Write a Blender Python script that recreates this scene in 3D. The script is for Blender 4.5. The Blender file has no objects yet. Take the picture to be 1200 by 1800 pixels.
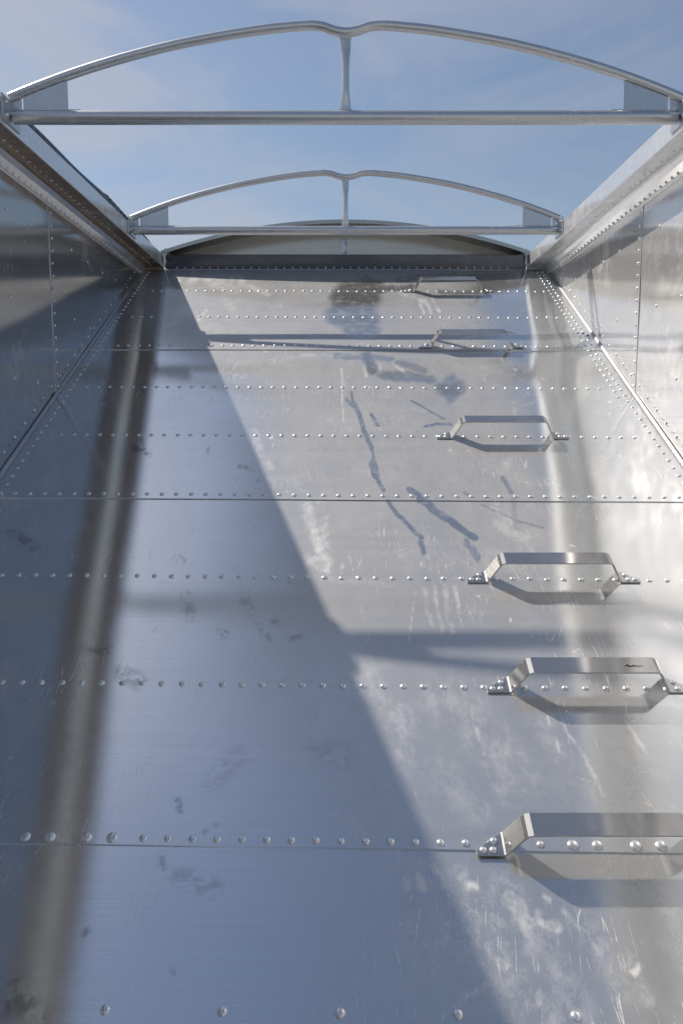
import bpy, math, random
import numpy as np
from mathutils import Vector, Matrix
R = math.radians
random.seed(7)

# ------------------------------------------------------------------ camera
S = bpy.context.scene
H = 2.75                      # eye height above the yard
F = 1300.0                    # focal length in pixels of the 1200 x 1800 photograph
CX, CY, HY = 607.0, 900.0, 755.0
TH = math.atan((CY - HY) / F)
cam_d = bpy.data.cameras.new('camera'); cam = bpy.data.objects.new('camera', cam_d)
S.collection.objects.link(cam); S.camera = cam
cam_d.sensor_fit = 'VERTICAL'; cam_d.sensor_height = 36; cam_d.sensor_width = 24
cam_d.lens = F * 36 / 1800
cam_d.shift_x = -7 / 1800
cam_d.clip_start = 0.02; cam_d.clip_end = 3000
cam.location = (0, 0, H); cam.rotation_euler = (R(90) - TH, 0, 0)

# ------------------------------------------------------------------ light
SUN = Vector((-0.675, 0.40, 1.0)).normalized()
EL = math.asin(SUN.z); AZ = math.atan2(SUN.x, SUN.y)
w = bpy.data.worlds.new('World'); S.world = w; w.use_nodes = True
nt = w.node_tree; nt.nodes.clear()
N = nt.nodes.new
out = N('ShaderNodeOutputWorld'); bg = N('ShaderNodeBackground'); bg.inputs[1].default_value = 0.073
sky = N('ShaderNodeTexSky'); sky.sky_type = 'NISHITA'; sky.sun_disc = False
sky.sun_elevation = EL; sky.sun_rotation = AZ; sky.altitude = 200; sky.air_density = 1.25; sky.dust_density = 1.2; sky.ozone_density = 1.9
tc = N('ShaderNodeTexCoord'); mp = N('ShaderNodeMapping'); mp.inputs['Scale'].default_value = (1.1, 1.4, 3.4); mp.inputs['Rotation'].default_value = (0.3, 0.25, 0.5)
n1 = N('ShaderNodeTexNoise'); n1.inputs['Scale'].default_value = 2.2; n1.inputs['Detail'].default_value = 7; n1.inputs['Roughness'].default_value = .55; n1.inputs['Distortion'].default_value = 1.1
rp = N('ShaderNodeMapRange'); rp.inputs[1].default_value = .42; rp.inputs[2].default_value = .62; rp.inputs[3].default_value = .12; rp.inputs[4].default_value = .62
mx = N('ShaderNodeMixRGB'); mx.inputs[2].default_value = (5.1, 5.25, 6.0, 1)
L = nt.links.new
L(tc.outputs['Generated'], mp.inputs[0]); L(mp.outputs[0], n1.inputs['Vector']); L(n1.outputs[0], rp.inputs[0])
sx = N('ShaderNodeSeparateXYZ'); L(tc.outputs['Generated'], sx.inputs[0])
zr = N('ShaderNodeMapRange'); zr.inputs[1].default_value = .55; zr.inputs[2].default_value = .95; zr.inputs[3].default_value = 1; zr.inputs[4].default_value = .15
mm = N('ShaderNodeMath'); mm.operation = 'MULTIPLY'; L(sx.outputs[2], zr.inputs[0]); L(rp.outputs[0], mm.inputs[0]); L(zr.outputs[0], mm.inputs[1])
# the haze is thinner on the side away from the sun
xr = N('ShaderNodeMapRange'); xr.inputs[1].default_value = -.3; xr.inputs[2].default_value = .5; xr.inputs[3].default_value = 1; xr.inputs[4].default_value = .25
m3 = N('ShaderNodeMath'); m3.operation = 'MULTIPLY'; L(sx.outputs[0], xr.inputs[0]); L(mm.outputs[0], m3.inputs[0]); L(xr.outputs[0], m3.inputs[1]); mm = m3
L(mm.outputs[0], mx.inputs[0]); L(sky.outputs[0], mx.inputs[1]); L(mx.outputs[0], bg.inputs[0]); L(bg.outputs[0], out.inputs[0])
sd = bpy.data.lights.new('sun', 'SUN'); sd.energy = 5.0; sd.angle = R(0.75); sd.color = (1, .915, .81)
so = bpy.data.objects.new('sun', sd); S.collection.objects.link(so)
so.rotation_euler = SUN.to_track_quat('Z', 'Y').to_euler(); so.location = (-5, 3, 12)
S.view_settings.view_transform = 'Standard'; S.view_settings.look = 'None'
S.view_settings.exposure = 0.42; S.view_settings.gamma = 1
S.cycles.use_denoising = True
S.cycles.max_bounces = 10; S.cycles.glossy_bounces = 8; S.cycles.diffuse_bounces = 5
S.cycles.sample_clamp_indirect = 2.5

# ------------------------------------------------------------------ geometry of the place (eye at 0,0,0)
WX = 1.22                      # inside face of the side walls
XC, ZC, ZA = 1.094, 1.044, 0.972   # inner face of the top rails
SZ0, ST = -1.636, 0.5618           # slope sheet: z = SZ0 + ST*y
AL = math.atan(ST); CA, SA = math.cos(AL), math.sin(AL)
YEND, YBACK = 4.60, -3.2
c_, s_ = math.cos(TH), math.sin(TH)
def s_of(py, px=600):              # distance along the slope of a row seen at pixel row py
    v = (CY - py) / F; ry = c_ + v * s_; rz = v * c_ - s_
    return SZ0 / (rz - ST * ry) * ry / CA
def us_of(px, py):
    v = (CY - py) / F; ry = c_ + v * s_; rz = v * c_ - s_
    D = SZ0 / (rz - ST * ry)
    return D * (px - CX) / F, D * ry / CA
def px_of(u, s):                   # inverse, arrays allowed
    y = s * CA; z = SZ0 + s * SA
    D = y * c_ - z * s_; D = np.maximum(D, .05)
    return CX + F * u / D, CY - F * (y * s_ + z * c_) / D

# ------------------------------------------------------------------ mesh helpers
class MB:
    def __init__(self): self.v = []; self.f = []; self.sm = []
    def add(self, vs, fs, smooth=False):
        o = len(self.v); self.v += [tuple(p) for p in vs]
        self.f += [tuple(i + o for i in q) for q in fs]; self.sm += [smooth] * len(fs)
    def box(self, c, d, M=None):
        vs = [Vector((c[0] + i * d[0] / 2, c[1] + j * d[1] / 2, c[2] + k * d[2] / 2)) for i in (-1, 1) for j in (-1, 1) for k in (-1, 1)]
        if M: vs = [M @ p for p in vs]
        self.add(vs, [(0, 1, 3, 2), (4, 6, 7, 5), (0, 4, 5, 1), (2, 3, 7, 6), (0, 2, 6, 4), (1, 5, 7, 3)])
    def prism(self, poly, y0, y1, axis='y'):     # poly in (x,z) extruded along y
        n = len(poly)
        vs = [(x, y0, z) for x, z in poly] + [(x, y1, z) for x, z in poly]
        fs = [(i, (i + 1) % n, n + (i + 1) % n, n + i) for i in range(n)] + [tuple(range(n))[::-1], tuple(range(n, 2 * n))]
        self.add(vs, fs)
    def tube(self, pts, rad, seg=16, flat=None, cap=True):
        pts = [Vector(p) for p in pts]; n = len(pts)
        rad = rad if isinstance(rad, (list, tuple)) else [rad] * n
        vs = []; up = Vector((0, 1, 0))
        for i, p in enumerate(pts):
            t = (pts[min(i + 1, n - 1)] - pts[max(i - 1, 0)]).normalized()
            u2 = up if abs(t.dot(up)) < .95 else Vector((0, 0, 1))
            a = t.cross(u2).normalized(); b = a.cross(t).normalized()
            fx, fy = flat[i] if flat else (1, 1)
            for k in range(seg):
                q = 2 * math.pi * k / seg
                vs.append(p + rad[i] * (fx * math.cos(q) * a + fy * math.sin(q) * b))
        fs = [(i * seg + k, i * seg + (k + 1) % seg, (i + 1) * seg + (k + 1) % seg, (i + 1) * seg + k) for i in range(n - 1) for k in range(seg)]
        self.add(vs, fs, True)
        if cap:
            self.add([vs[k] for k in range(seg)], [tuple(range(seg))[::-1]])
            self.add([vs[(n - 1) * seg + k] for k in range(seg)], [tuple(range(seg))])
    def mesh(self, name):
        m = bpy.data.meshes.new(name); m.from_pydata(self.v, [], self.f); m.update()
        m.polygons.foreach_set('use_smooth', self.sm)
        import bmesh
        bm = bmesh.new(); bm.from_mesh(m); bmesh.ops.recalc_face_normals(bm, faces=bm.faces); bm.to_mesh(m); bm.free()
        return m
    def build(self, name, mat, parent=None, bevel=0, loc=None):
        o = bpy.data.objects.new(name, self.mesh(name)); S.collection.objects.link(o)
        o.data.materials.append(mat)
        if parent: o.parent = parent
        o.location = loc if loc is not None else ((0, 0, 0) if parent else (0, 0, H))
        if bevel:
            b = o.modifiers.new('bevel', 'BEVEL'); b.width = bevel; b.segments = 2; b.limit_method = 'ANGLE'; b.angle_limit = R(35); b.harden_normals = False
        return o
def tag(o, label=None, cat=None, group=None, kind=None):
    if label: o['label'] = label
    if cat: o['category'] = cat
    if group: o['group'] = group
    if kind: o['kind'] = kind
    return o
def empty(name, loc=(0, 0, 0), rot=(0, 0, 0)):
    o = bpy.data.objects.new(name, None); S.collection.objects.link(o)
    o.location = (loc[0], loc[1], loc[2] + H); o.rotation_euler = rot; o.empty_display_size = .1
    return o

# ------------------------------------------------------------------ materials
def metal(name, base=(.66, .665, .675), r1=.10, r2=.42, broad=.28, diff=.20, brush='x', brush_amt=.3, smudge=.25, scratch=0.0, bump=.0, masks=False, scale=1.0, soft=False):
    m = bpy.data.materials.new(name); m.use_nodes = True
    t = m.node_tree; t.nodes.clear(); n = t.nodes.new; l = t.links.new
    def math_(op, a, b=None, clamp=False):
        q = n('ShaderNodeMath'); q.operation = op; q.use_clamp = clamp
        for i, v in enumerate((a, b)):
            if v is None: continue
            if isinstance(v, (int, float)): q.inputs[i].default_value = v
            else: l(v, q.inputs[i])
        return q.outputs[0]
    def noise(vec, sc, det=4, rough=.55, dist=0):
        q = n('ShaderNodeTexNoise'); q.inputs['Scale'].default_value = sc; q.inputs['Detail'].default_value = det
        q.inputs['Roughness'].default_value = rough; q.inputs['Distortion'].default_value = dist; l(vec, q.inputs['Vector']); return q.outputs[0]
    def mapping(vec, scl, rot=(0, 0, 0), loc=(0, 0, 0)):
        q = n('ShaderNodeMapping'); q.inputs['Scale'].default_value = scl; q.inputs['Rotation'].default_value = rot; q.inputs['Location'].default_value = loc; l(vec, q.inputs[0]); return q.outputs[0]
    def ramp(v, a, b, lo=0., hi=1.):
        q = n('ShaderNodeMapRange'); q.interpolation_type = 'SMOOTHSTEP'
        for i, k in enumerate((a, b, lo, hi)): q.inputs[i + 1].default_value = k
        l(v, q.inputs[0]); return q.outputs[0]
    co = n('ShaderNodeTexCoord').outputs['Object']
    bs = {'x': (3, 420, 420), 'y': (420, 3, 420), 'z': (420, 420, 3)}[brush]
    br = noise(mapping(co, tuple(q * scale for q in bs)), 1.0, 3, .6)
    bs2 = {'x': (.6, 38, 38), 'y': (38, .6, 38), 'z': (38, 38, .6)}[brush]
    br2 = noise(mapping(co, bs2), 1.0, 4, .6)
    sm = noise(co, 2.3, 6, .62, .15)
    sm2 = noise(mapping(co, (1, 1, 1), (0, 0, .5), (7, 3, 1)), 11.0, 7, .7, .25)
    sm_ = math_('MULTIPLY', ramp(sm, .40, .70), ramp(sm2, .42, .66))
    film = math_('MULTIPLY', sm_, smudge)
    clean = None; grime = None; dust = None
    if masks:
        a = n('ShaderNodeAttribute'); a.attribute_name = 'film'
        nf = math_('MULTIPLY', math_('ADD', noise(mapping(co, (1, .7, 1), (0, 0, .35)), 44, 6, .75, .15), noise(mapping(co, (1, .5, 1), (0, 0, -.3), (3, 1, 0)), 15, 4, .6, .2)), .5)
        film = math_('ADD', film, math_('MULTIPLY', ramp(a.outputs['Fac'], 0, 1), math_('ADD', ramp(nf, .43, .62, .02, .38), math_('MULTIPLY', math_('GREATER_THAN', a.outputs['Fac'], .72), .09))), True)
        c = n('ShaderNodeAttribute'); c.attribute_name = 'clean'; clean = math_('MULTIPLY', ramp(c.outputs['Fac'], .10, .80), ramp(noise(co, 17, 5, .7, .2), .30, .55, .45, .95))
        film = math_('MULTIPLY', film, math_('SUBTRACT', 1.0, math_('MULTIPLY', clean, .92)))
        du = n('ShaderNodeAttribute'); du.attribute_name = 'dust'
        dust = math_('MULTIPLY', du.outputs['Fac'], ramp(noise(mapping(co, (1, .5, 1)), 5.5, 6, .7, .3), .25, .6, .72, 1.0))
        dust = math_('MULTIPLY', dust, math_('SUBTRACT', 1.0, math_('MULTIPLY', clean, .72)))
        g = n('ShaderNodeAttribute'); g.attribute_name = 'grime'
        grime = math_('MULTIPLY', g.outputs['Fac'], ramp(noise(co, 34, 5, .65, 1.0), .40, .60))
    if scratch:
        tot = None
        for k, (ang, dens, ln) in enumerate(((.28, 90, 3.5), (-.30, 70, 3.0), (1.25, 80, 4.0), (.06, 110, 3.2))):
            v = mapping(noise_vec(n, l, co, .003 + .002 * k), (dens, ln, dens), (0, 0, ang), (k * 3.1, k * 1.7, 0))
            vo = n('ShaderNodeTexVoronoi'); vo.feature = 'DISTANCE_TO_EDGE'; vo.inputs['Scale'].default_value = .42; l(v, vo.inputs['Vector'])
            line = ramp(vo.outputs['Distance'], .0, .018, 1., 0.)
            gate = ramp(noise(mapping(co, (1, 1, 1), (0, 0, 0), (k * 9., 4., k)), 6.5, 5, .7), .56, .64)
            q = math_('MULTIPLY', line, gate); tot = q if tot is None else math_('MAXIMUM', tot, q)
        tot = math_('MULTIPLY', tot, ramp(noise(mapping(co, (1, 1, 1), (0, 0, 0), (5, 2, 0)), 1.7, 3, .6), .44, .62, .1, 1))
        scr = math_('MULTIPLY', tot, scratch)
        if clean is not None: scr = math_('MULTIPLY', scr, math_('SUBTRACT', 1.0, math_('MULTIPLY', clean, .6)))
        film_s = math_('ADD', film, scr, True)
    else:
        film_s = film
    # lobes
    def gloss(rough_lo, rough_hi, col, dist='GGX'):
        g = n('ShaderNodeBsdfAnisotropic'); g.distribution = dist
        l(math_('ADD', ramp(br2, .3, .7, rough_lo, rough_hi), 0.0), g.inputs['Roughness'])
        g.inputs['Anisotropy'].default_value = 0.0
        l(col, g.inputs['Color']); return g
    colr = n('ShaderNodeMixRGB'); colr.inputs[1].default_value = (*base, 1); colr.inputs[2].default_value = tuple(b * .80 for b in base) + (1,)
    l(math_('MULTIPLY', ramp(br, .35, .65), brush_amt), colr.inputs[0])
    col = colr.outputs[0]
    if grime is not None:
        cg = n('ShaderNodeMixRGB'); cg.inputs[2].default_value = (.30, .31, .33, 1); l(grime, cg.inputs[0]); l(col, cg.inputs[1]); col = cg.outputs[0]
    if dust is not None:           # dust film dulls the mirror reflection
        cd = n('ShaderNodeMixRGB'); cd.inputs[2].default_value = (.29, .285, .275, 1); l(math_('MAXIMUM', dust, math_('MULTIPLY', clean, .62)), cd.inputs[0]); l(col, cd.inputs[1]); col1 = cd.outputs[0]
    else: col1 = col
    g1 = gloss(r1 * .95, r1 * 1.06, col1, 'BECKMANN' if soft else 'GGX'); g2 = gloss(r2 * .9, r2 * 1.1, col)
    df = n('ShaderNodeBsdfDiffuse'); df.inputs['Color'].default_value = (.60, .60, .60, 1)
    bp = n('ShaderNodeBump'); bp.inputs['Strength'].default_value = .05; bp.inputs['Distance'].default_value = .0004
    l(br, bp.inputs['Height'])
    last = bp.outputs[0]
    if bump:
        b2 = n('ShaderNodeBump'); b2.inputs['Strength'].default_value = 1; b2.inputs['Distance'].default_value = bump
        l(noise(co, 3.2, 2, .4), b2.inputs['Height']); l(last, b2.inputs['Normal']); last = b2.outputs[0]
    for g in (g1, g2): l(last, g.inputs['Normal'])
    m1 = n('ShaderNodeMixShader'); m2 = n('ShaderNodeMixShader')
    bf = math_('ADD', broad, math_('MULTIPLY', film_s, .55), True)
    dfac = math_('ADD', diff, math_('MULTIPLY', film_s, .55), True)
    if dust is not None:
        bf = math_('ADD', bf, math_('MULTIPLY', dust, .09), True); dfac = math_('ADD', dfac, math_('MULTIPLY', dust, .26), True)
    if clean is not None:
        k = math_('SUBTRACT', 1.0, math_('MULTIPLY', clean, .50)); bf = math_('MULTIPLY', bf, k); dfac = math_('MULTIPLY', dfac, k)
    l(bf, m1.inputs[0]); l(g1.outputs[0], m1.inputs[1]); l(g2.outputs[0], m1.inputs[2])
    l(dfac, m2.inputs[0]); l(m1.outputs[0], m2.inputs[1]); l(df.outputs[0], m2.inputs[2])
    o = n('ShaderNodeOutputMaterial'); l(m2.outputs[0], o.inputs[0])
    return m
def noise_vec(n, l, co, amt):      # coordinates warped a little, so scratches bend
    q = n('ShaderNodeTexNoise'); q.inputs['Scale'].default_value = 4; q.inputs['Detail'].default_value = 2; l(co, q.inputs['Vector'])
    s = n('ShaderNodeVectorMath'); s.operation = 'SCALE'; s.inputs['Scale'].default_value = amt * 8; l(q.outputs['Color'], s.inputs[0])
    a = n('ShaderNodeVectorMath'); a.operation = 'ADD'; l(co, a.inputs[0]); l(s.outputs[0], a.inputs[1]); return a.outputs[0]
M_slope = metal('brushed_aluminium_slope', base=(.845, .87, .875), soft=True, r1=.125, broad=.08, r2=.54, diff=.04, masks=True, scratch=.75, smudge=.10)
M_wall_shade = metal('rolled_aluminium_wall_shade', base=(.46, .465, .47), soft=True, r1=.12, broad=.03, r2=.5, diff=.085, brush='y', smudge=.25, bump=.0)  # darker copy: the left wall's shade is put into the base colour
M_wall_lit = metal('rolled_aluminium_wall_dusty_lit', base=(.68, .68, .68), soft=True, r1=.12, broad=.03, r2=.5, diff=.25, brush='y', smudge=.30)  # some dust, but mostly the sunlit side's brightness put into the colour
M_rail = metal('extruded_aluminium_rail', base=(.84, .84, .85), r1=.13, broad=.16, diff=.26, brush='y', smudge=.4)
M_tube = metal('aluminium_tube', r1=.17, broad=.30, diff=.14, brush='x', smudge=.5)
M_plate = metal('aluminium_plate', base=(.62, .63, .65), r1=.2, broad=.3, diff=.08, brush='z', smudge=.5)
M_handle = metal('bent_aluminium_strap', base=(.50, .495, .49), r1=.08, broad=.12, diff=.04, brush='x', smudge=.5)
M_rivet = metal('rivet_aluminium', base=(.83, .83, .83), r1=.16, broad=.25, diff=.12, brush_amt=.1, smudge=.2)
M_dull = metal('dull_grey_aluminium', base=(.50, .50, .51), r1=.25, broad=.4, diff=.1, smudge=.3)
M_sill = metal('dark_sill', base=(.13, .14, .16), r1=.2, broad=.2, diff=.05, smudge=.1)  # shade under the hood is put into this dark base
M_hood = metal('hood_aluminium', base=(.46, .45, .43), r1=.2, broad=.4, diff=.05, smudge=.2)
M_back = metal('cream_plate', base=(.80, .77, .71), r1=.2, broad=.4, diff=.5, brush='x', smudge=.3)
M_under = metal('brown_rail_underside', base=(.58, .41, .30), r1=.16, broad=.2, diff=.08, brush='y', smudge=.4)  # brown base, used on the left rail's underside only
M_strip = metal('corner_strip', base=(.30, .30, .31), r1=.3, broad=.1, diff=.10, smudge=.2)
M_weld = metal('weld_bead', base=(.72, .72, .72), r1=.3, broad=.4, diff=.25, smudge=.5)
def plain(name, col, rough=.6, bumpsc=40, bd=.004):
    m = bpy.data.materials.new(name); m.use_nodes = True; t = m.node_tree; b = t.nodes['Principled BSDF']
    tcn = t.nodes.new('ShaderNodeTexCoord'); nn = t.nodes.new('ShaderNodeTexNoise'); nn.inputs['Scale'].default_value = bumpsc; nn.inputs['Detail'].default_value = 6
    cr = t.nodes.new('ShaderNodeMixRGB'); cr.inputs[1].default_value = (*[c * .7 for c in col], 1); cr.inputs[2].default_value = (*[c * 1.35 for c in col], 1)
    bp = t.nodes.new('ShaderNodeBump'); bp.inputs['Distance'].default_value = bd
    t.links.new(tcn.outputs['Object'], nn.inputs['Vector']); t.links.new(nn.outputs[0], cr.inputs[0]); t.links.new(cr.outputs[0], b.inputs['Base Color'])
    t.links.new(nn.outputs[0], bp.inputs['Height']); t.links.new(bp.outputs[0], b.inputs['Normal']); b.inputs['Roughness'].default_value = rough
    return m
M_tarp = plain('black_vinyl', (.018, .02, .023), .42, 30, .01)
M_dark = plain('dark_gap', (.02, .02, .02), .8)
M_ground = plain('yard_gravel', (.22, .21, .19), .9, 6, .02)

# ------------------------------------------------------------------ ground
g = MB(); g.add([(-1500, -1500, -H), (1500, -1500, -H), (1500, 1500, -H), (-1500, 1500, -H)], [(0, 1, 2, 3)])
tag(g.build('ground', M_ground), kind='structure')

# ------------------------------------------------------------------ rivets
def dome(r, h, seg=14, cup=True):
    m = MB(); vs = []; prof = [(1.0, -.25), (1.0, .10), (.93, .42), (.76, .72), (.5, .91), (.22, 1.0)]
    for a, b in prof:
        for k in range(seg):
            q = 2 * math.pi * k / seg; vs.append((r * a * math.cos(q), r * a * math.sin(q), h * b))
    vs.append((0, 0, h * 1.02)); n = len(prof)
    fs = [(i * seg + k, i * seg + (k + 1) % seg, (i + 1) * seg + (k + 1) % seg, (i + 1) * seg + k) for i in range(n - 1) for k in range(seg)]
    fs += [((n - 1) * seg + k, (n - 1) * seg + (k + 1) % seg, len(vs) - 1) for k in range(seg)]
    m.add(vs, fs, True); return m
_riv = {}
def rivet_mesh(r, h):
    key = (round(r, 4), round(h, 4))
    if key not in _riv:
        m = dome(r, h).mesh('rivet'); m.materials.append(M_rivet); _riv[key] = m
    return _riv[key]
def frame_from_normal(n, p):
    q = Vector(n).normalized().to_track_quat('Z', 'Y'); return Matrix.Translation(Vector(p)) @ q.to_matrix().to_4x4()
def visible(p):                    # inside the picture, with a margin; p in world relative to the eye
    D = p.y * c_ - p.z * s_
    if D < .3: return None
    x = CX + F * p.x / D; y = CY - F * (p.y * s_ + p.z * c_) / D
    return D if -15 < x < 1215 and -15 < y < 1815 else None
def place_rivets(root, root_inv, items, limit=100):
    """items: (world point, normal, radius, height); the nearest in view as parts, the rest as one mesh"""
    seen, rest = [], []
    for it in items:
        D = visible(Vector(it[0])); (seen if D else rest).append((D or 99, it))
    seen.sort(key=lambda a: a[0] / a[1][2]); rest += seen[limit:]
    for D, (p, n, r, h) in seen[:limit]:
        o = bpy.data.objects.new('rivet', rivet_mesh(r, h)); S.collection.objects.link(o); o.parent = root
        t = frame_from_normal(n, p); t = t @ Matrix.Rotation(random.uniform(0, 6), 4, 'Z') @ Matrix.Rotation(random.gauss(0, .07), 4, 'X') @ Matrix.Diagonal((random.uniform(.92, 1.06), random.uniform(.92, 1.06), random.uniform(.75, 1.1), 1)); o.matrix_local = root_inv @ t
    if rest:
        proto = dome(1, 1, 8); V = np.array(proto.v); vs = []; fs = []; nV = len(V)
        mb = MB()
        for D, (p, n, r, h) in rest:
            t = root_inv @ frame_from_normal(n, p)
            A = np.array(t)[:3]; P = V * np.array((r, r, h)); P = P @ A[:, :3].T + A[:, 3]
            mb.add(P.tolist(), proto.f, True)
        o = mb.build('rivet_rows', M_rivet, root); o['kind'] = 'stuff'

# ------------------------------------------------------------------ slope sheet (own frame: x right, y up the slope, z out of the sheet)
slope = empty('slope_sheet', (0, 0, SZ0), (AL, 0, 0))
tag(slope, 'big brushed aluminium sloping floor sheet with rivet rows and lapped seams', 'metal sheet')
MS = Matrix.Translation((0, 0, SZ0)) @ Matrix.Rotation(AL, 4, 'X'); MSI = MS.inverted()
def tilt(s): return .016 - .010 * max(0, min(1, (s - 1.5) / 3.2))
def wavy(u, s):   # oil-canning of the thin sheet
    h = .00060 * np.sin(u * 4.1 + 1.3 * np.sin(s * 2.3)) * np.cos(s * 5.2 + .6) + .00032 * np.sin(u * 9.3 + s * 3.1 + 2) + .00016 * np.sin(s * 12.3 + u * 1.7)
    h = h * np.clip((TOP - s) / .9, .12, 1)
    h = h + .0045 * np.exp(-(((u - 1.10) / .11) ** 2 + ((s - S_KINK) / .17) ** 2)) - .0030 * np.exp(-(((u - .93) / .12) ** 2 + ((s - S_KINK + .25) / .25) ** 2))
    return h
S_KINK = s_of(600)
TOP = s_of(476)
seams = [-1.0, s_of(1492), s_of(881), s_of(618.5), TOP]
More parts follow.
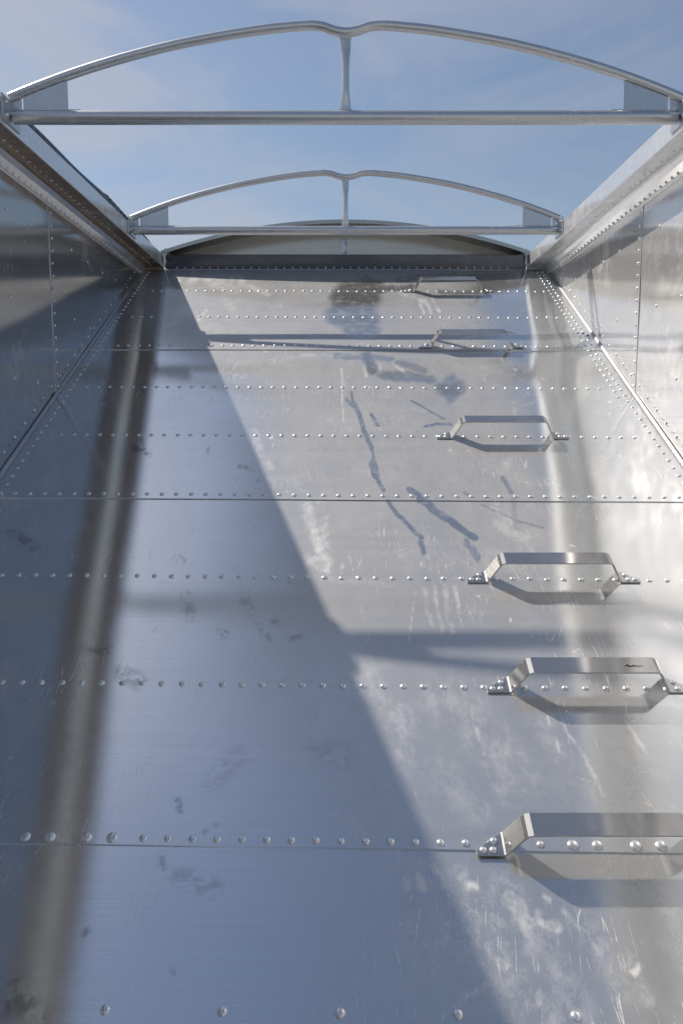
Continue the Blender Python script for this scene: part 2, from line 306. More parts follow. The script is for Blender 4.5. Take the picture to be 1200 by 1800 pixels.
# marks on the sheet, given where they are seen: (kind, [(x, y), ...], radius, strength)
marks = [
 ('blob', [(606, 512), (640, 505), (662, 512)], 14, .75), ('blob', [(598, 530), (650, 530)], 21, .8), ('blob', [(592, 558), (648, 560)], 20, .8), ('blob', [(612, 582), (655, 585)], 13, .75),
 ('blob', [(668, 512), (722, 506)], 7, .6), ('blob', [(700, 494), (770, 488), (900, 489)], 6, .55), ('blob', [(770, 516), (850, 519)], 5, .5),
 ('blob', [(644, 630), (652, 652)], 11, .8), ('blob', [(668, 660), (760, 670)], 9, .7), ('blob', [(700, 640), (742, 652)], 7, .6), ('blob', [(590, 628), (690, 632)], 5, .6), ('blob', [(780, 685), (802, 686)], 15, .75), ('blob', [(790, 672), (792, 700)], 12, .6),
 ('clean', [(618, 692), (621, 712)], 2.2, .9), ('clean', [(622, 712), (640, 758), (652, 790)], 4.2, .9), ('clean', [(652, 790), (656, 812)], 3, .8), ('clean', [(655, 818), (662, 838)], 6.5, 1), ('clean', [(664, 845), (674, 866)], 4, .9), ('clean', [(610, 705), (620, 716)], 3, .8),
 ('clean', [(681, 884), (700, 908), (741, 948)], 3.8, .9), ('clean', [(738, 956), (744, 974)], 5, .7),
 ('clean', [(719, 861), (736, 872)], 5, .8), ('clean', [(736, 880), (775, 905), (808, 930), (836, 948)], 6.5, .85), ('clean', [(820, 956), (836, 982)], 7, .55),
 ('clean', [(722, 706), (752, 724), (780, 739)], 1.8, .8), ('clean', [(746, 752), (768, 747), (792, 749)], 2.6, .8), ('clean', [(652, 732), (664, 750)], 3.5, .8),
 ('clean', [(884, 843), (896, 868)], 4.5, .6), ('clean', [(815, 598), (850, 590)], 2.5, .7), ('clean', [(858, 592), (885, 586), (905, 590)], 2, .7), ('clean', [(845, 888), (905, 915), (955, 930)], 2.4, .5), ('clean', [(900, 880), (908, 930)], 6, .35), ('clean', [(816, 868), (828, 876)], 3, .5),
 ('film', [(540, 890), (556, 950), (572, 1000)], 11, .95), ('film', [(560, 885), (570, 920), (580, 985)], 8, .7), ('film', [(548, 985), (570, 1000)], 12, 1),
 ('film', [(744, 1035), (758, 1100)], 4, .6), ('film', [(762, 1032), (776, 1110)], 4, .7), ('film', [(780, 1030), (794, 1112)], 5, .65), ('film', [(797, 1032), (812, 1100)], 4, .7),
 ('film', [(446, 760), (462, 800), (475, 830)], 7, .6), ('film', [(640, 1200), (700, 1250), (720, 1330)], 34, .50), ('film', [(780, 1230), (850, 1300), (900, 1370)], 50, .45),
 ('film', [(760, 1340), (840, 1420)], 36, .35), ('film', [(930, 1250), (990, 1330), (1040, 1390)], 22, .4),
 ('film', [(893, 1578), (915, 1600), (925, 1632)], 17, 1), ('film', [(868, 1610), (880, 1625)], 14, .8), ('film', [(940, 1618), (975, 1630)], 12, .9), ('film', [(945, 1598), (950, 1606)], 7, .9),
 ('film', [(955, 1575), (965, 1582)], 6, .8), ('film', [(893, 1552), (905, 1560)], 7, .8), ('film', [(878, 1686), (884, 1700)], 10, 1), ('film', [(945, 1742), (947, 1765)], 6, 1), ('film', [(905, 1690), (930, 1720)], 25, .6),
 ('film', [(960, 1660), (985, 1730)], 28, .5), ('film', [(1095, 1680), (1110, 1700)], 16, .7), ('film', [(1120, 1730), (1140, 1760)], 14, .5),
 ('film', [(713, 1540), (716, 1563)], 7, .8), ('film', [(738, 1540), (740, 1563)], 8, .9), ('film', [(765, 1525), (780, 1558)], 8, .9), ('film', [(805, 1530), (825, 1560)], 13, .7), ('film', [(690, 1520), (830, 1560)], 26, .35),
 ('film', [(785, 1625), (785, 1665)], 8, .7), ('film', [(720, 1640), (760, 1700)], 28, .35), ('film', [(775, 1790), (850, 1730)], 7, .7), ('film', [(840, 1630), (980, 1780)], 75, .5), ('film', [(880, 1570), (930, 1640)], 36, .6), ('film', [(1040, 1650), (1090, 1740)], 30, .4), ('film', [(990, 1600), (1060, 1680)], 5, .7),
 ('film', [(330, 488), (420, 500)], 14, .7), ('film', [(430, 505), (470, 520)], 5, .6), ('film', [(350, 565), (364, 548)], 3, .9), ('film', [(400, 535), (410, 545)], 8, .5),
 ('film', [(700, 515), (760, 540)], 5, .7), ('film', [(735, 530), (745, 552)], 3, 1), ('film', [(748, 530), (758, 552)], 3, 1), ('film', [(760, 528), (772, 550)], 3, 1),
 ('film', [(640, 648), (643, 665)], 3, .9), ('film', [(665, 640), (668, 664)], 3, .9), ('film', [(690, 635), (712, 662)], 4, 1), ('film', [(600, 650), (603, 745)], 1.6, 1),  # the last entry is a thin, paler upright line
 ('film', [(530, 625), (600, 628)], 3, .6), ('film', [(505, 1010), (700, 1030)], 7, .35), ('film', [(880, 835), (890, 815)], 9, .5), ('film', [(930, 850), (965, 850)], 6, .7), ('film', [(900, 720), (940, 700)], 14, .45),
 ('film', [(880, 920), (930, 960)], 28, .5), ('film', [(860, 980), (960, 1010)], 20, .35), ('film', [(985, 1270), (1030, 1340), (1060, 1400)], 4, .8), ('film', [(1100, 1270), (1135, 1325)], 4, .7),
 ('film', [(960, 1260), (990, 1340)], 1.6, 1), ('film', [(822, 1235), (850, 1330)], 1.6, 1), ('film', [(1015, 1368), (1050, 1382)], 1.8, 1), ('film', [(632, 1050), (640, 1095)], 1.6, .9), ('film', [(730, 1040), (718, 1130)], 1.4, .9),
 ('grime', [(25, 945), (50, 960)], 12, .8), ('grime', [(325, 1050), (335, 1085)], 10, .5), ('grime', [(385, 1110), (397, 1118)], 6, .8), ('grime', [(430, 1060), (450, 1085)], 8, .5), ('grime', [(455, 1095), (470, 1125)], 6, .7),
 ('grime', [(515, 1125), (525, 1120)], 6, .8), ('grime', [(483, 1095), (493, 1098)], 5, .8), ('grime', [(215, 1185), (245, 1200)], 14, .6), ('grime', [(150, 1140), (190, 1145)], 8, .6), ('grime', [(313, 1405), (317, 1425)], 5, 1),
 ('grime', [(360, 1462), (366, 1463)], 4, 1), ('grime', [(380, 1452), (392, 1454)], 2.5, 1), ('grime', [(320, 1545), (370, 1560)], 18, .4), ('grime', [(285, 1510), (288, 1525)], 5, .6), ('grime', [(148, 1642), (152, 1638)], 6, .7),
 ('grime', [(300, 1705), (303, 1710)], 6, .5), ('grime', [(240, 790), (262, 800)], 6, .8), ('grime', [(250, 775), (256, 802)], 3, .7), ('grime', [(420, 822), (440, 826)], 4, .8), ('grime', [(454, 846), (455, 847)], 3, 1),
 ('grime', [(365, 800), (368, 790)], 2, .8), ('grime', [(300, 545), (315, 520)], 2, .7), ('grime', [(320, 500), (335, 488)], 2, .7), ('grime', [(178, 640), (195, 600), (260, 520)], 1.6, .6), ('grime', [(170, 680), (180, 640)], 1.6, .6),
 ('grime', [(482, 1020), (535, 1030)], 2, .7), ('grime', [(0, 1760), (30, 1740), (60, 1790)], 26, .7), ('grime', [(370, 1380), (420, 1330)], 20, .25), ('grime', [(560, 1320), (600, 1330)], 24, .3), ('grime', [(120, 1300), (125, 1420)], 12, .2)]  # the wide arc at the lower left only darkens the metal
def panel_mesh(name, s0, s1, n0, mat):
    t0, t1 = tilt(s0), tilt(s1)
    u = np.linspace(-WX, WX, 410)
    s = [s0]
    while s[-1] < s1: s.append(s[-1] + max(.0045, .003 + .0014 * max(s[-1], 0)))
    s = np.array(s); s = s0 + (s - s0) * (s1 - s0) / (s[-1] - s0)
    U, T = np.meshgrid(u, s)
    fr = (T - s0) / (s1 - s0)
    SS = T - U * (t0 * (1 - fr) + t1 * fr) * (1 if s1 < TOP - .01 else (1 - fr * 1.0))
    Z = wavy(U, SS) + n0
    co = np.stack([U, SS, Z], -1).reshape(-1, 3)
    nu, ns = len(u), len(s)
    i = np.arange((ns - 1) * (nu - 1)); r = i // (nu - 1); c = i % (nu - 1); a = r * nu + c
    fa = np.stack([a, a + 1, a + nu + 1, a + nu], -1)
    # turned-down edge along the seam (first row) so the sheet shows its thickness
    e = co[:nu].copy(); e[:, 2] -= .004; e[:, 1] += .0004
    co = np.concatenate([co, e]); base = ns * nu
    k = np.arange(nu - 1); fe = np.stack([base + k, base + k + 1, k + 1, k], -1)
    fa = np.concatenate([fa, fe])
    m = bpy.data.meshes.new(name); m.vertices.add(len(co)); m.vertices.foreach_set('co', co.astype(np.float32).ravel())
    m.loops.add(fa.size); m.loops.foreach_set('vertex_index', fa.astype(np.int32).ravel())
    m.polygons.add(len(fa)); m.polygons.foreach_set('loop_start', (np.arange(len(fa)) * 4).astype(np.int32))
    smv = np.ones(len(fa), bool); smv[-(nu - 1):] = False
    m.update(calc_edges=True); m.polygons.foreach_set('use_smooth', smv)
    sh = m.attributes.new('sharp_edge', 'BOOLEAN', 'EDGE') if 'sharp_edge' not in m.attributes else m.attributes['sharp_edge']
    ev = np.zeros(len(m.edges) * 2, np.int32); m.edges.foreach_get('vertices', ev); ev = ev.reshape(-1, 2)
    sh.data.foreach_set('value', ((ev < nu).all(1)))
    X, Y = px_of(co[:, 0], co[:, 1])
    att = {k: np.zeros(len(co)) for k in ('film', 'clean', 'grime')}
    jx = 2.4 * np.sin(Y * .083 + 1.3 * np.sin(X * .051)) + .9 * np.sin(Y * .29 + X * .13); jy = 2.0 * np.sin(X * .079 + np.sin(Y * .07) * 1.7) + .8 * np.sin(X * .33 - Y * .11)
    for kind, pts, rad, st in marks:
        f = min(1, rad / 8); XX = X + jx * f; YY = Y + jy * f
        xs = [p[0] for p in pts]; ys = [p[1] for p in pts]
        sel = np.where((XX > min(xs) - 3 * rad) & (XX < max(xs) + 3 * rad) & (YY > min(ys) - 3 * rad) & (YY < max(ys) + 3 * rad))[0]
        if not len(sel): continue
        px, py = XX[sel], YY[sel]; d = np.full(len(sel), 1e9)
        for (x0, y0), (x1, y1) in zip(pts[:-1], pts[1:]):
            L2 = (x1 - x0) ** 2 + (y1 - y0) ** 2 + 1e-9
            q = np.clip(((px - x0) * (x1 - x0) + (py - y0) * (y1 - y0)) / L2, 0, 1)
            d = np.minimum(d, np.hypot(px - x0 - q * (x1 - x0), py - y0 - q * (y1 - y0)))
        val = st * np.clip(1.5 - d / rad if kind != 'clean' else .5 + (rad - d) / max(rad * .6, 2.4), 0, 1)
        if kind == 'blob': kind = 'clean'
        att[kind][sel] = np.maximum(att[kind][sel], val)
    ss = co[:, 1]; sm01 = lambda t: (lambda q: q * q * (3 - 2 * q))(np.clip(t, 0, 1))
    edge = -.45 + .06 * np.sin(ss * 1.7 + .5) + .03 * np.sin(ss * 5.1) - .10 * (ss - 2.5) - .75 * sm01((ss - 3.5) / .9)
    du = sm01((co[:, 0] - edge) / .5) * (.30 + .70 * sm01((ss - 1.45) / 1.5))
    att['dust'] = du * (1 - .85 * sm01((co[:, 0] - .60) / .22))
    for k, v in att.items():
        at = m.attributes.new(k, 'FLOAT', 'POINT'); at.data.foreach_set('value', v.astype(np.float32))
    m.materials.append(mat)
    return m
for i in range(4):
    o = bpy.data.objects.new('sheet_panel', panel_mesh('sheet_panel', seams[i], seams[i + 1] + (.0 if i == 3 else .04), .0032 * i, M_slope))
    S.collection.objects.link(o); o.parent = slope
# backing of the sheet: gives it thickness from outside
b = MB(); b.box((0, (seams[0] + TOP) / 2, -.03), (2 * WX, TOP - seams[0], .04)); b.build('backing', M_dull, slope)
items = []
def npan(s, u):
    n = 0
    for k in (1, 2, 3):
        if s > seams[k] - u * tilt(seams[k]): n = k
    return n * .0032
def add_slope_rivet(u, s, r=.0083, h=.0048):
    items.append((MS @ Vector((u, s, npan(s, u) + float(wavy(np.float64(u), np.float64(s))) - .0002)), MS.to_3x3() @ Vector((0, 0, 1)), r, h))
HANDLES = []
for py in (515, 561, 611.5, 684, 769, 873.5, 1017, 1207):
    s0 = s_of(py); tl = tilt(s0)
    off = random.uniform(0, .05)
    if py == 1017: off = (us_of(600, 1017)[0]) % .05
    if py == 1207: off = (us_of(602, 1207)[0]) % .05
    for k in range(-24, 25):
        u = k * .05 + off
        if abs(u) > WX - .09: continue
        add_slope_rivet(u + random.gauss(0, .0006), s0 - tl * u + random.gauss(0, .0006))
s0 = s_of(1480.5); tl = tilt(s0)
u0 = us_of(599, 1480)[0]; pit = .0505
for k in range(-8, 9): add_slope_rivet(u0 + k * pit, s0 - tl * (u0 + k * pit), .0078, .0047)
for px in (43, 87, 152, 196, 1004, 1047, 1113, 1157):
    u = us_of(px, 1480)[0]; add_slope_rivet(u, s0 - tl * u, .0112, .0066)
for q in (1, -1):
    for k in range(6): add_slope_rivet(q * (.78 + k * .055), s0 - tl * q * (.78 + k * .055), .0112, .0066)
s0 = s_of(1781)
for k in range(-5, 6): add_slope_rivet(us_of(597, 1781)[0] + k * .2, s0 - .012 * k * .2, .0088, .0052)
s = -.8
while s < TOP - .05:
    for q in (-1, 1): add_slope_rivet(q * (WX - .045), s, .0075, .0045)
    s += .052
s = s_of(700)
while s < TOP - .05:
    add_slope_rivet(WX - .075, s, .0075, .0045); s += .052
place_rivets(slope, MSI, items)
# weld blobs where the cross seam meets the right wall
wb = MB()
for (du, ds, r) in ((0, 0, .012), (-.015, .03, .010), (.0, -.035, .009), (-.03, .012, .008), (-.02, -.02, .007)):
    m_ = dome(r, r * .9, 10); wb.add([(v[0] + WX - .035 + du, v[1] + S_KINK + .04 + ds, v[2] + .006) for v in m_.v], m_.f, True)
wb.build('weld_spot', M_dark, slope)

# ------------------------------------------------------------------ side walls
YS = 3.155
def side_wall(sx, label):
    MW = M_wall_shade if sx < 0 else M_wall_lit
    root = empty('side_wall', (sx * WX, 0, -1.0)); tag(root, label, 'wall')
    MI = Matrix.Translation((-sx * WX, 0, 1.0))
    def sheet(y0, y1, z0, z1, off, ph):
        ys = np.arange(y0, y1 + 1e-6, (y1 - y0) / round((y1 - y0) / .02)); zs = np.linspace(z0, z1, 110)
        Yg, Zg = np.meshgrid(ys, zs)
        Xg = off + .0011 * np.sin(Yg * 3.3 + ph + 1.2 * np.sin(Zg * 2.6)) * np.sin(Zg * 4.2 + ph) + .0006 * np.sin(Zg * 9.5 + Yg * 1.1 + ph) + .00020 * np.sin(Yg * 15. + ph)
        co = np.stack([-sx * Xg, Yg, Zg + 1.0], -1).reshape(-1, 3)
        nu = len(ys); m = MB(); fs = [(r * nu + c, r * nu + c + 1, (r + 1) * nu + c + 1, (r + 1) * nu + c) for r in range(len(zs) - 1) for c in range(nu - 1)]
        m.add(co.tolist(), fs, True); return m
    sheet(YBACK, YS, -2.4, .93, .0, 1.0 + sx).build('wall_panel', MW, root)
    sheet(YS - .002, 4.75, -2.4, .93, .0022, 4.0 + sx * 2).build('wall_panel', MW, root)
    e = MB(); e.box((-sx * .0012, YS - .002, -.735 + 1.0), (.0030, .0016, 3.33)); e.build('seam_edge', M_weld, root)
    k = MB(); k.box((sx * .045, (YBACK + 4.75) / 2, .265), (.07, 4.75 - YBACK, 3.33)); k.build('outer_skin', M_dull, root)
    # angle strip in the corner between wall and slope
    a = MB()
    y0, y1 = -.6, YEND - .02; z0, z1 = SZ0 + ST * y0, SZ0 + ST * y1
    t = Vector((0, CA, SA)); nn = Vector((0, -SA, CA)); x = sx
    vs = []
    for (yy, zz) in ((y0, z0), (y1, z1)):
        for (dx, dn) in ((-.002, .0), (-.013, .0105), (-.011, .014), (-.006, .019), (-.002, .020)):
            p = Vector((x * dx, yy, zz + 1.0)) + nn * dn; vs.append(p)
    a.add(vs, [(0, 1, 6, 5), (1, 2, 7, 6), (2, 3, 8, 7), (3, 4, 9, 8), (4, 3, 2, 1, 0), (5, 6, 7, 8, 9)])
    a.build('corner_strip', M_dull if sx < 0 else M_strip, root)
    its = []; nrm = Vector((-sx, 0, 0))
    def ar(y, z, r=.0065, h=.0040):
        if z < SZ0 + ST * y + .03 or z > .93: return
        its.append((Vector((sx * WX - sx * (.0022 if y > YS else .0), y, z)), nrm, r, h))
    z = .89
    while z > -.3: ar(YS + .022, z); z -= .0505
    for zz in (.785, .486, .19, -.11):
        for yy in (.85, 1.06, 1.27, 1.48, 1.69, 1.9, 2.11, 2.35, 2.56, 2.77, 2.98, 3.40, 3.61, 3.82, 4.03, 4.24, 4.45): ar(yy + random.gauss(0, .004), zz + random.gauss(0, .004))
    y = 1.0
    while y < 4.5:
        ar(y, SZ0 + ST * y + .065); y += .092
    place_rivets(root, MI, its)
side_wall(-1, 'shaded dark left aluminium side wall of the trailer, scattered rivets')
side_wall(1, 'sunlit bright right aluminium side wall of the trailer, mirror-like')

# ------------------------------------------------------------------ top rails
def top_rail(sx, label):
    root = empty('top_rail', (sx * XC, YBACK, ZA)); tag(root, label, 'rail', 'top rails along the side walls')
    off = Vector((-sx * XC, -YBACK, -ZA)); MI = Matrix.Translation(off)
    prof = [(1.094, ZC), (1.094, ZA), (1.098, ZA - .003), (1.176, ZA - .003), (1.186, ZA - .007), (1.200, .950), (1.2135, .926), (1.2150, .912), (1.2185, .9115), (1.2185, .93), (1.27, .93), (1.27, ZC)]
    m = MB(); m.prism([(sx * x, z) for x, z in prof], YBACK, YEND); m.v = [tuple(Vector(v) + off) for v in m.v]
    rb = m.build('rail_body', M_rail, root, bevel=.0015); rb.data.materials.append(M_under)
    for p in rb.data.polygons:
        if sx < 0 and abs(p.normal.z + 1) < .2 and p.center.x * sx < .1: p.material_index = 1
    its = []
    y = .9
    fn = Vector((-sx * .9, 0, -.35))
    while y < YEND - .03:
        its.append((Vector((sx * 1.2105, y, .929)), fn, .0058, .0045)); y += .0505
    y = 1.0; k = 0
    while y < YEND - .03:
        its.append((Vector((sx * 1.150, y, ZA - .003)), Vector((0, 0, -1)), .0062 if k % 2 == 0 else .003, .003)); y += .0505; k += 1
    place_rivets(root, MI, its)
    c = MB(); c.add([Vector(p) + off for p in [(sx * 1.094, YEND + .003, ZC), (sx * 1.094, YEND + .003, ZA - .03), (sx * 1.218, YEND + .003, .90), (sx * 1.218, YEND + .003, ZC), (sx * 1.094, YEND + .006, ZC), (sx * 1.094, YEND + .006, ZA - .03), (sx * 1.218, YEND + .006, .90), (sx * 1.218, YEND + .006, ZC)]],
          [(0, 1, 2, 3), (4, 5, 6, 7), (0, 1, 5, 4), (1, 2, 6, 5), (2, 3, 7, 6), (3, 0, 4, 7)])
    c.build('end_plate', M_dull, root)
top_rail(-1, 'shaded left top rail with narrow bluish inner face under the rolled black tarp')
top_rail(1, 'sunlit pale right top rail with a row of dark fasteners underneath')

# ------------------------------------------------------------------ tarp bows
def make_bow(y, label):
    z = 1.012; K = .001857 * XC / 1.13 * 1.0
    root = empty('tarp_bow', (0, y, z)); tag(root, label, 'tarp bow', 'arched tube bows across the open top')
    kx = XC / 609.
    pts = [(-607, 34), (-560, 52), (-487, 77), (-400, 102), (-307, 124), (-230, 138), (-157, 149), (-110, 154), (-70, 157), (-52, 156.5), (-38, 154), (-25, 149.5), (-12, 146.5), (0, 145.5)]
    pts = pts + [(-a, b_) for a, b_ in pts[-2::-1]]
    # smooth a little by Catmull-Rom
    P = [Vector((a * kx, 0, b_ * kx)) for a, b_ in pts]; Q = []
    for i in range(len(P) - 1):
        p0, p1, p2, p3 = P[max(i - 1, 0)], P[i], P[i + 1], P[min(i + 2, len(P) - 1)]
        for t in (0, .25, .5, .75):
            Q.append(.5 * ((2 * p1) + (p2 - p0) * t + (2 * p0 - 5 * p1 + 4 * p2 - p3) * t * t + (3 * p1 - 3 * p2 - p0 + p3) * t ** 3))
    Q.append(P[-1])
    m = MB(); m.tube(Q, .0148, 18); m.build('arch_tube', M_tube, root)
    m = MB(); n = 40; X = XC - .012
    ln = [(-X + 2 * X * i / n) for i in range(n + 1)]
    fl = [((1, .45) if abs(x) > X - .05 else (1, 1)) for x in ln]
    m.tube([(x, 0, 0) for x in ln], .0215, 20, fl); m.build('cross_tube', M_tube, root)
    m = MB(); h = 145.5 * kx - .012; zs = [.018, .03, .045, .06, .08, .12, h * .5, h - .09, h - .06, h - .045, h - .028, h]
    wd = [1.42, 1.42, 1.38, 1.2, 1.05, 1, 1, 1.05, 1.2, 1.36, 1.42, 1.42]; dp = [.35, .35, .45, .75, .95, 1, 1, .95, .75, .45, .35, .35]
    # a = t x up: tube along z, up=(0,1,0) -> a along -x
    m.tube([(0, 0, q) for q in zs], .0118, 14, list(zip(wd, dp))); m.build('upright', M_tube, root)
    m = MB(); m.box((0, 0, .022), (.046, .012, .008)); m.box((0, 0, h - .004), (.040, .014, .010)); m.build('weld_bead', M_weld, root, bevel=.003)
    for q in (-1, 1):
        x0, x1 = q * 1.047, q * .903
        def za(x):
            a = abs(x) / kx; return np.interp(a, [307, 400, 487, 560, 607], [124, 102, 77, 52, 34]) * kx - .012
        m = MB(); m.prism([(x0, .016), (x1, .016), (x1, float(za(x1))), ((x0 + x1) / 2, float(za((x0 + x1) / 2))), (x0, float(za(x0)))], -.003, .003)
        m.build('gusset_plate', M_plate, root)
        m = MB(); m.box((q * (.903 + .144 / 2 - .02), 0, .0205), (.19, .016, .006)); m.build('weld_bead', M_weld, root, bevel=.002)
        wb_ = MB(); x = abs(x1) + .004
        while x < abs(x0) - .002:
            dm = dome(.0055 * random.uniform(.8, 1.2), .006, 8); wb_.add([(v[0] + q * x, v[2] - .004, v[1] * 1.2 + float(za(x)) + .002) for v in dm.v], dm.f, True); x += .007
        wb_.build('weld_bead', M_weld, root)
        # bracket on the rail: flat plate along the rail face with an inward lip, two bolts
        br = MB(); xi = q * (XC - .0035)
        br.box((xi, 0.0, .012), (.005, .13, .080))
        br.box((q * (XC - .022), .004, .026), (.034, .006, .075))
        br.box((q * (XC - .05), -.012, .008), (.095, .006, .010))
        ob = br.build('bracket', M_plate, root, bevel=.0012)
        for bz in (-.004, .036):
            bo = MB(); d = dome(.0075, .007, 6)
            Mx = frame_from_normal((-q, 0, 0), (q * (XC - .006), -.035, bz)); bo.add([Mx @ Vector(v) for v in d.v], d.f, False)
            bo.build('bolt', M_rivet, ob)
    return root
K_ = XC / 1.13
make_bow(2.626 * K_, 'nearest and largest arched tube bow at the top of the picture')
make_bow(4.048 * K_, 'farther, smaller arched tube bow just before the front end cap')

# ------------------------------------------------------------------ end cap
def end_cap():
    root = empty('end_cap', (0, 4.62, .95)); tag(root, 'arched aluminium end cap hood above the top of the sloping sheet', 'end cap')
    off = Vector((0, -4.62, -.95))
    def mk(m): m.v = [tuple(Vector(v) + off) for v in m.v]; return m
    n = 40; YF, YB = 4.55, 4.76
    def arch(x, zend, ztop): return zend + (ztop - zend) * (1 - (abs(x) / 1.10) ** 2.0)
    xs = [-1.10 + 2.20 * i / n for i in range(n + 1)]
    # hood: curved plate with front rim
    m = MB(); vs = []
    for x in xs:
        zo = arch(x, 1.058, 1.238)
        vs += [(x, YF, zo), (x, YB, zo + .0), (x, YB, zo - .004), (x, YF + .006, zo - .004), (x, YF + .006, zo - .022), (x, YF, zo - .022)]
    fs = []
    for i in range(n):
        for k in range(6): fs.append((i * 6 + k, i * 6 + (k + 1) % 6, (i + 1) * 6 + (k + 1) % 6, (i + 1) * 6 + k))
    fs += [(0, 1, 2, 3, 4, 5), tuple(n * 6 + k for k in range(6))]
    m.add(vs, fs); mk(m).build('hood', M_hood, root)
    # vertical plate under the hood
    m = MB(); vs = []; yb = 4.74
    for x in xs:
        zt = arch(x, 1.058, 1.238) - .006; vs += [(x, yb, 1.00), (x, yb, zt), (x, yb + .01, zt), (x, yb + .01, 1.00)]
    fs = [(i * 4 + k, i * 4 + (k + 1) % 4, (i + 1) * 4 + (k + 1) % 4, (i + 1) * 4 + k) for i in range(n) for k in range(4)] + [(0, 1, 2, 3), tuple(n * 4 + k for k in range(4))]
    m.add(vs, fs); mk(m).build('back_plate', M_back, root)
    # sill: overhanging band above the slope sheet, with a lip
    yt = TOP * CA; zt = SZ0 + TOP * SA
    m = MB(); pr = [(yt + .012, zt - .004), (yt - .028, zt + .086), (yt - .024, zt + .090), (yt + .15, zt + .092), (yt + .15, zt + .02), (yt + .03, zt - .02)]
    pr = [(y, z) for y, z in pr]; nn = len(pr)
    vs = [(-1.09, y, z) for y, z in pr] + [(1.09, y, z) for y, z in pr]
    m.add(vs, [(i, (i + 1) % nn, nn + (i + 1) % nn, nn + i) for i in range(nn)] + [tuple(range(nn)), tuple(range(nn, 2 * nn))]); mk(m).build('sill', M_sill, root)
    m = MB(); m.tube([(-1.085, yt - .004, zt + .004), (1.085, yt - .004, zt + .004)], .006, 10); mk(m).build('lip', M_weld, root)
    its = []
    nrm = Vector((0, -.09, -.04)).normalized()
    x = -1.02
    while x < 1.03:
        its.append((Vector((x, yt + .002, zt + .0185)), nrm, .0058, .004)); x += .05
    place_rivets(root, Matrix.Translation(off), its)
    # latch in the middle and small end brackets
    m = MB(); m.box((-.013, 4.735, 1.12), (.034, .008, .10)); m.box((-.013, 4.729, 1.125), (.014, .008, .085)); lt = mk(m).build('latch', M_plate, root, bevel=.002)
    m = MB(); m.box((.001, 4.7305, 1.145), (.006, .002, .024)); m.box((.001, 4.7305, 1.09), (.006, .002, .02)); mk(m).build('latch_slot', M_dark, lt)
    for q in (-1, 1):
        m = MB(); m.tube([(q * 1.075, 4.56, 1.075), (q * 1.068, 4.565, 1.05), (q * 1.082, 4.57, 1.03), (q * 1.078, 4.575, 1.0), (q * 1.09, 4.58, .975)], .006, 8); mk(m).build('bracket', M_weld, root)
        m = MB(); m.prism([(q * 1.04, 1.04), (q * 1.085, 1.04), (q * 1.085, 1.085)], 4.60, 4.606); mk(m).build('corner_gusset', M_plate, root)
end_cap()

# ------------------------------------------------------------------ rolled tarp on the left rail
m = MB(); pts = []; rad = []
y = YBACK
while y < 4.62:
    lump = .5 + .5 * math.sin(y * 4.6 + .9); a = max(0, math.sin(y * 2.3 - .6))
    pts.append((-1.205 - .012 * math.sin(y * 3.1) , y, ZC + .050 + .010 * lump * (y > 1))); rad.append(.047 + .004 * math.sin(y * 7) ); y += .04
m.tube(pts, rad, 20)
tp = m.build('rolled_tarp', M_tarp); tag(tp, 'rolled black tarp lying on the outer edge of the left top rail', 'tarp')
st = MB()
for yy in np.arange(3.75, 4.55, .065):
    ring = [(-1.207 - .012 * math.sin(yy * 3.1) + .0515 * math.cos(a), yy + .02 * math.sin(a), ZC + .055 + .0515 * math.sin(a)) for a in np.linspace(0, 2 * math.pi, 17)]
    st.tube(ring, .003, 6)
st.build('tarp_cord', M_tarp, tp, loc=(0, 0, 0))

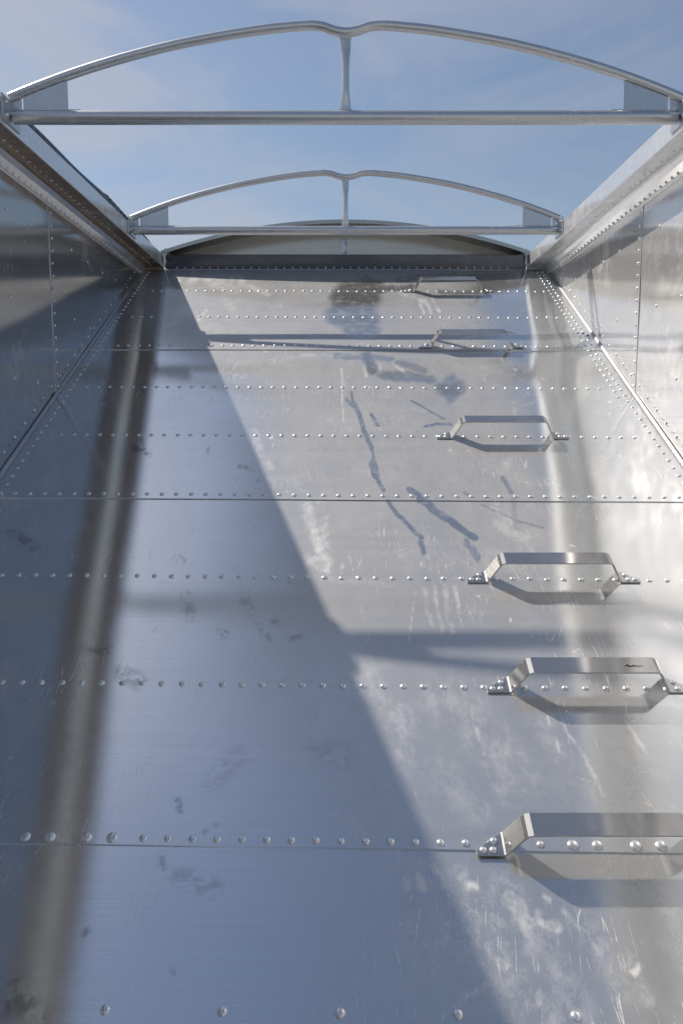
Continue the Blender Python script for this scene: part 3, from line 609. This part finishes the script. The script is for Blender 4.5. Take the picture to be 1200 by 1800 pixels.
# ------------------------------------------------------------------ grab handles (own frame: x right, y up the slope, z out)
def strap_mesh(A=.200, T=.168, foot=.056, hgt=.066, wd=.052, th=.0045):
    prof = [(-A - foot, 0), (-A - .004, 0), (-A + .004, .005), (-T - .004, hgt - .006), (-T + .008, hgt), (T - .008, hgt), (T + .004, hgt - .006), (A - .004, .005), (A + .004, 0), (A + foot, 0)]
    return prof
def make_handle(px, py, label, scale=1.0, rot=0.0, scuff=False):
    u, s = us_of(px, py); n0 = npan(s, u) + .0012
    p = MS @ Vector((u, s, n0))
    root = empty('grab_handle', p, (AL, 0, 0)); root.rotation_euler = (MS.to_3x3() @ Matrix.Rotation(rot, 3, 'Z')).to_euler()
    tag(root, label, 'grab handle', 'grab handles up the right of the sloping sheet')
    A, T, foot, hg, wd, th = .200 * scale, .155 * scale, .052, .070, .050, .0042
    m = MB()
    # the strap: feet lie flat, legs lean in, grip is parallel to the sheet; cross-section wd x th
    bend = []
    def arc(cx, cz, r, a0, a1, n=4): return [(cx + r * math.cos(a0 + (a1 - a0) * i / n), cz + r * math.sin(a0 + (a1 - a0) * i / n)) for i in range(n + 1)]
    la = math.atan2(hg, A - T)
    half = [(-A + .004, 0.0)]
    half += [(-A + .010, .003), (-A + .013, .008)]
    half += [(-T - .006, hg - .010), (-T - .001, hg - .0035), (-T + .007, hg)]
    path = half + [(0, hg)] + [(-x, z) for x, z in half[::-1]]
    vs = []; npt = len(path)
    for i, (x, z) in enumerate(path):
        a = Vector(path[min(i + 1, npt - 1)]) - Vector(path[max(i - 1, 0)]); nrm = Vector((-a.y, a.x)).normalized()
        for (yy, k) in ((-wd / 2, 0), (wd / 2, 0), (wd / 2, 1), (-wd / 2, 1)):
            vs.append((x + nrm.x * th * k, yy, z + nrm.y * th * k + .0))
    fs = [(i * 4 + k, i * 4 + (k + 1) % 4, (i + 1) * 4 + (k + 1) % 4, (i + 1) * 4 + k) for i in range(npt - 1) for k in range(4)] + [(0, 1, 2, 3), tuple((npt - 1) * 4 + k for k in range(4))]
    m.add(vs, fs); m.build('grip_strap', M_handle, root, bevel=.0009)
    for q in (-1, 1):
        # foot: a tab that narrows to its outer, lower corner
        m = MB(); x0, x1 = q * (A - .005), q * (A + foot)
        vs = [(x0, -wd / 2, 0), (x1, -wd / 2, 0), (x1, -wd / 2 + .012, 0), (x0, wd / 2, 0)]
        vs += [(x, y, th) for x, y, z in vs]
        m.add(vs, [(0, 1, 2, 3), (4, 5, 6, 7), (0, 1, 5, 4), (1, 2, 6, 5), (2, 3, 7, 6), (3, 0, 4, 7)])
        ft = m.build('foot', M_handle, root, bevel=.0008)
        for (dx, dy) in ((.014, .006), (.018, -.014), (.038, -.014)):
            o = bpy.data.objects.new('rivet', rivet_mesh(.0075, .0048)); S.collection.objects.link(o); o.parent = ft; o.location = (q * (A + dx), dy, th)
    if scuff:
        m = MB(); pts = [(.075, -.004), (.082, -.001), (.088, -.006), (.094, -.003), (.104, -.0045), (.121, -.004)]
        m.tube([(a, b_, hg + th + .0002) for a, b_ in pts], [.0012, .0028, .0022, .0026, .0012, .0006], 6, [(1, .25)] * 6); m.build('scuff_mark', M_dark, root)
    return root
make_handle(1030+22, 1487, 'largest grab handle at the bottom right, running out of the picture on a lapped seam')
make_handle(1031, 1207, 'second grab handle from the bottom, small dark scuff on its grip', scuff=True)
make_handle(969, 1017, 'third grab handle from the bottom, between the long blurred shadow and the lapped seam above')
make_handle(881, 769, 'fourth grab handle from the bottom, beside dark wipe marks')
make_handle(827, 612, 'grab handle crossed by the shadow of the farther bow, second from the top')
make_handle(787, 515, 'smallest, topmost grab handle just below the end cap')

# ------------------------------------------------------------------ far side of the hopper, behind the viewer
b = MB(); ang = R(38)
y0, z0 = -.9, SZ0 + ST * -.9
b.add([(-WX, y0, z0), (WX, y0, z0), (WX, YBACK, z0 + (y0 - YBACK) * math.tan(ang)), (-WX, YBACK, z0 + (y0 - YBACK) * math.tan(ang)),
       (-WX, y0, z0 - .03), (WX, y0, z0 - .03), (WX, YBACK, z0 - .03 + (y0 - YBACK) * math.tan(ang)), (-WX, YBACK, z0 - .03 + (y0 - YBACK) * math.tan(ang))],
      [(0, 1, 2, 3), (4, 5, 6, 7), (0, 1, 5, 4), (1, 2, 6, 5), (2, 3, 7, 6), (3, 0, 4, 7)])
tag(b.build('rear_slope_sheet', M_wall_shade), 'plain aluminium sheet rising behind the viewer at the other side of the hopper', 'metal sheet')
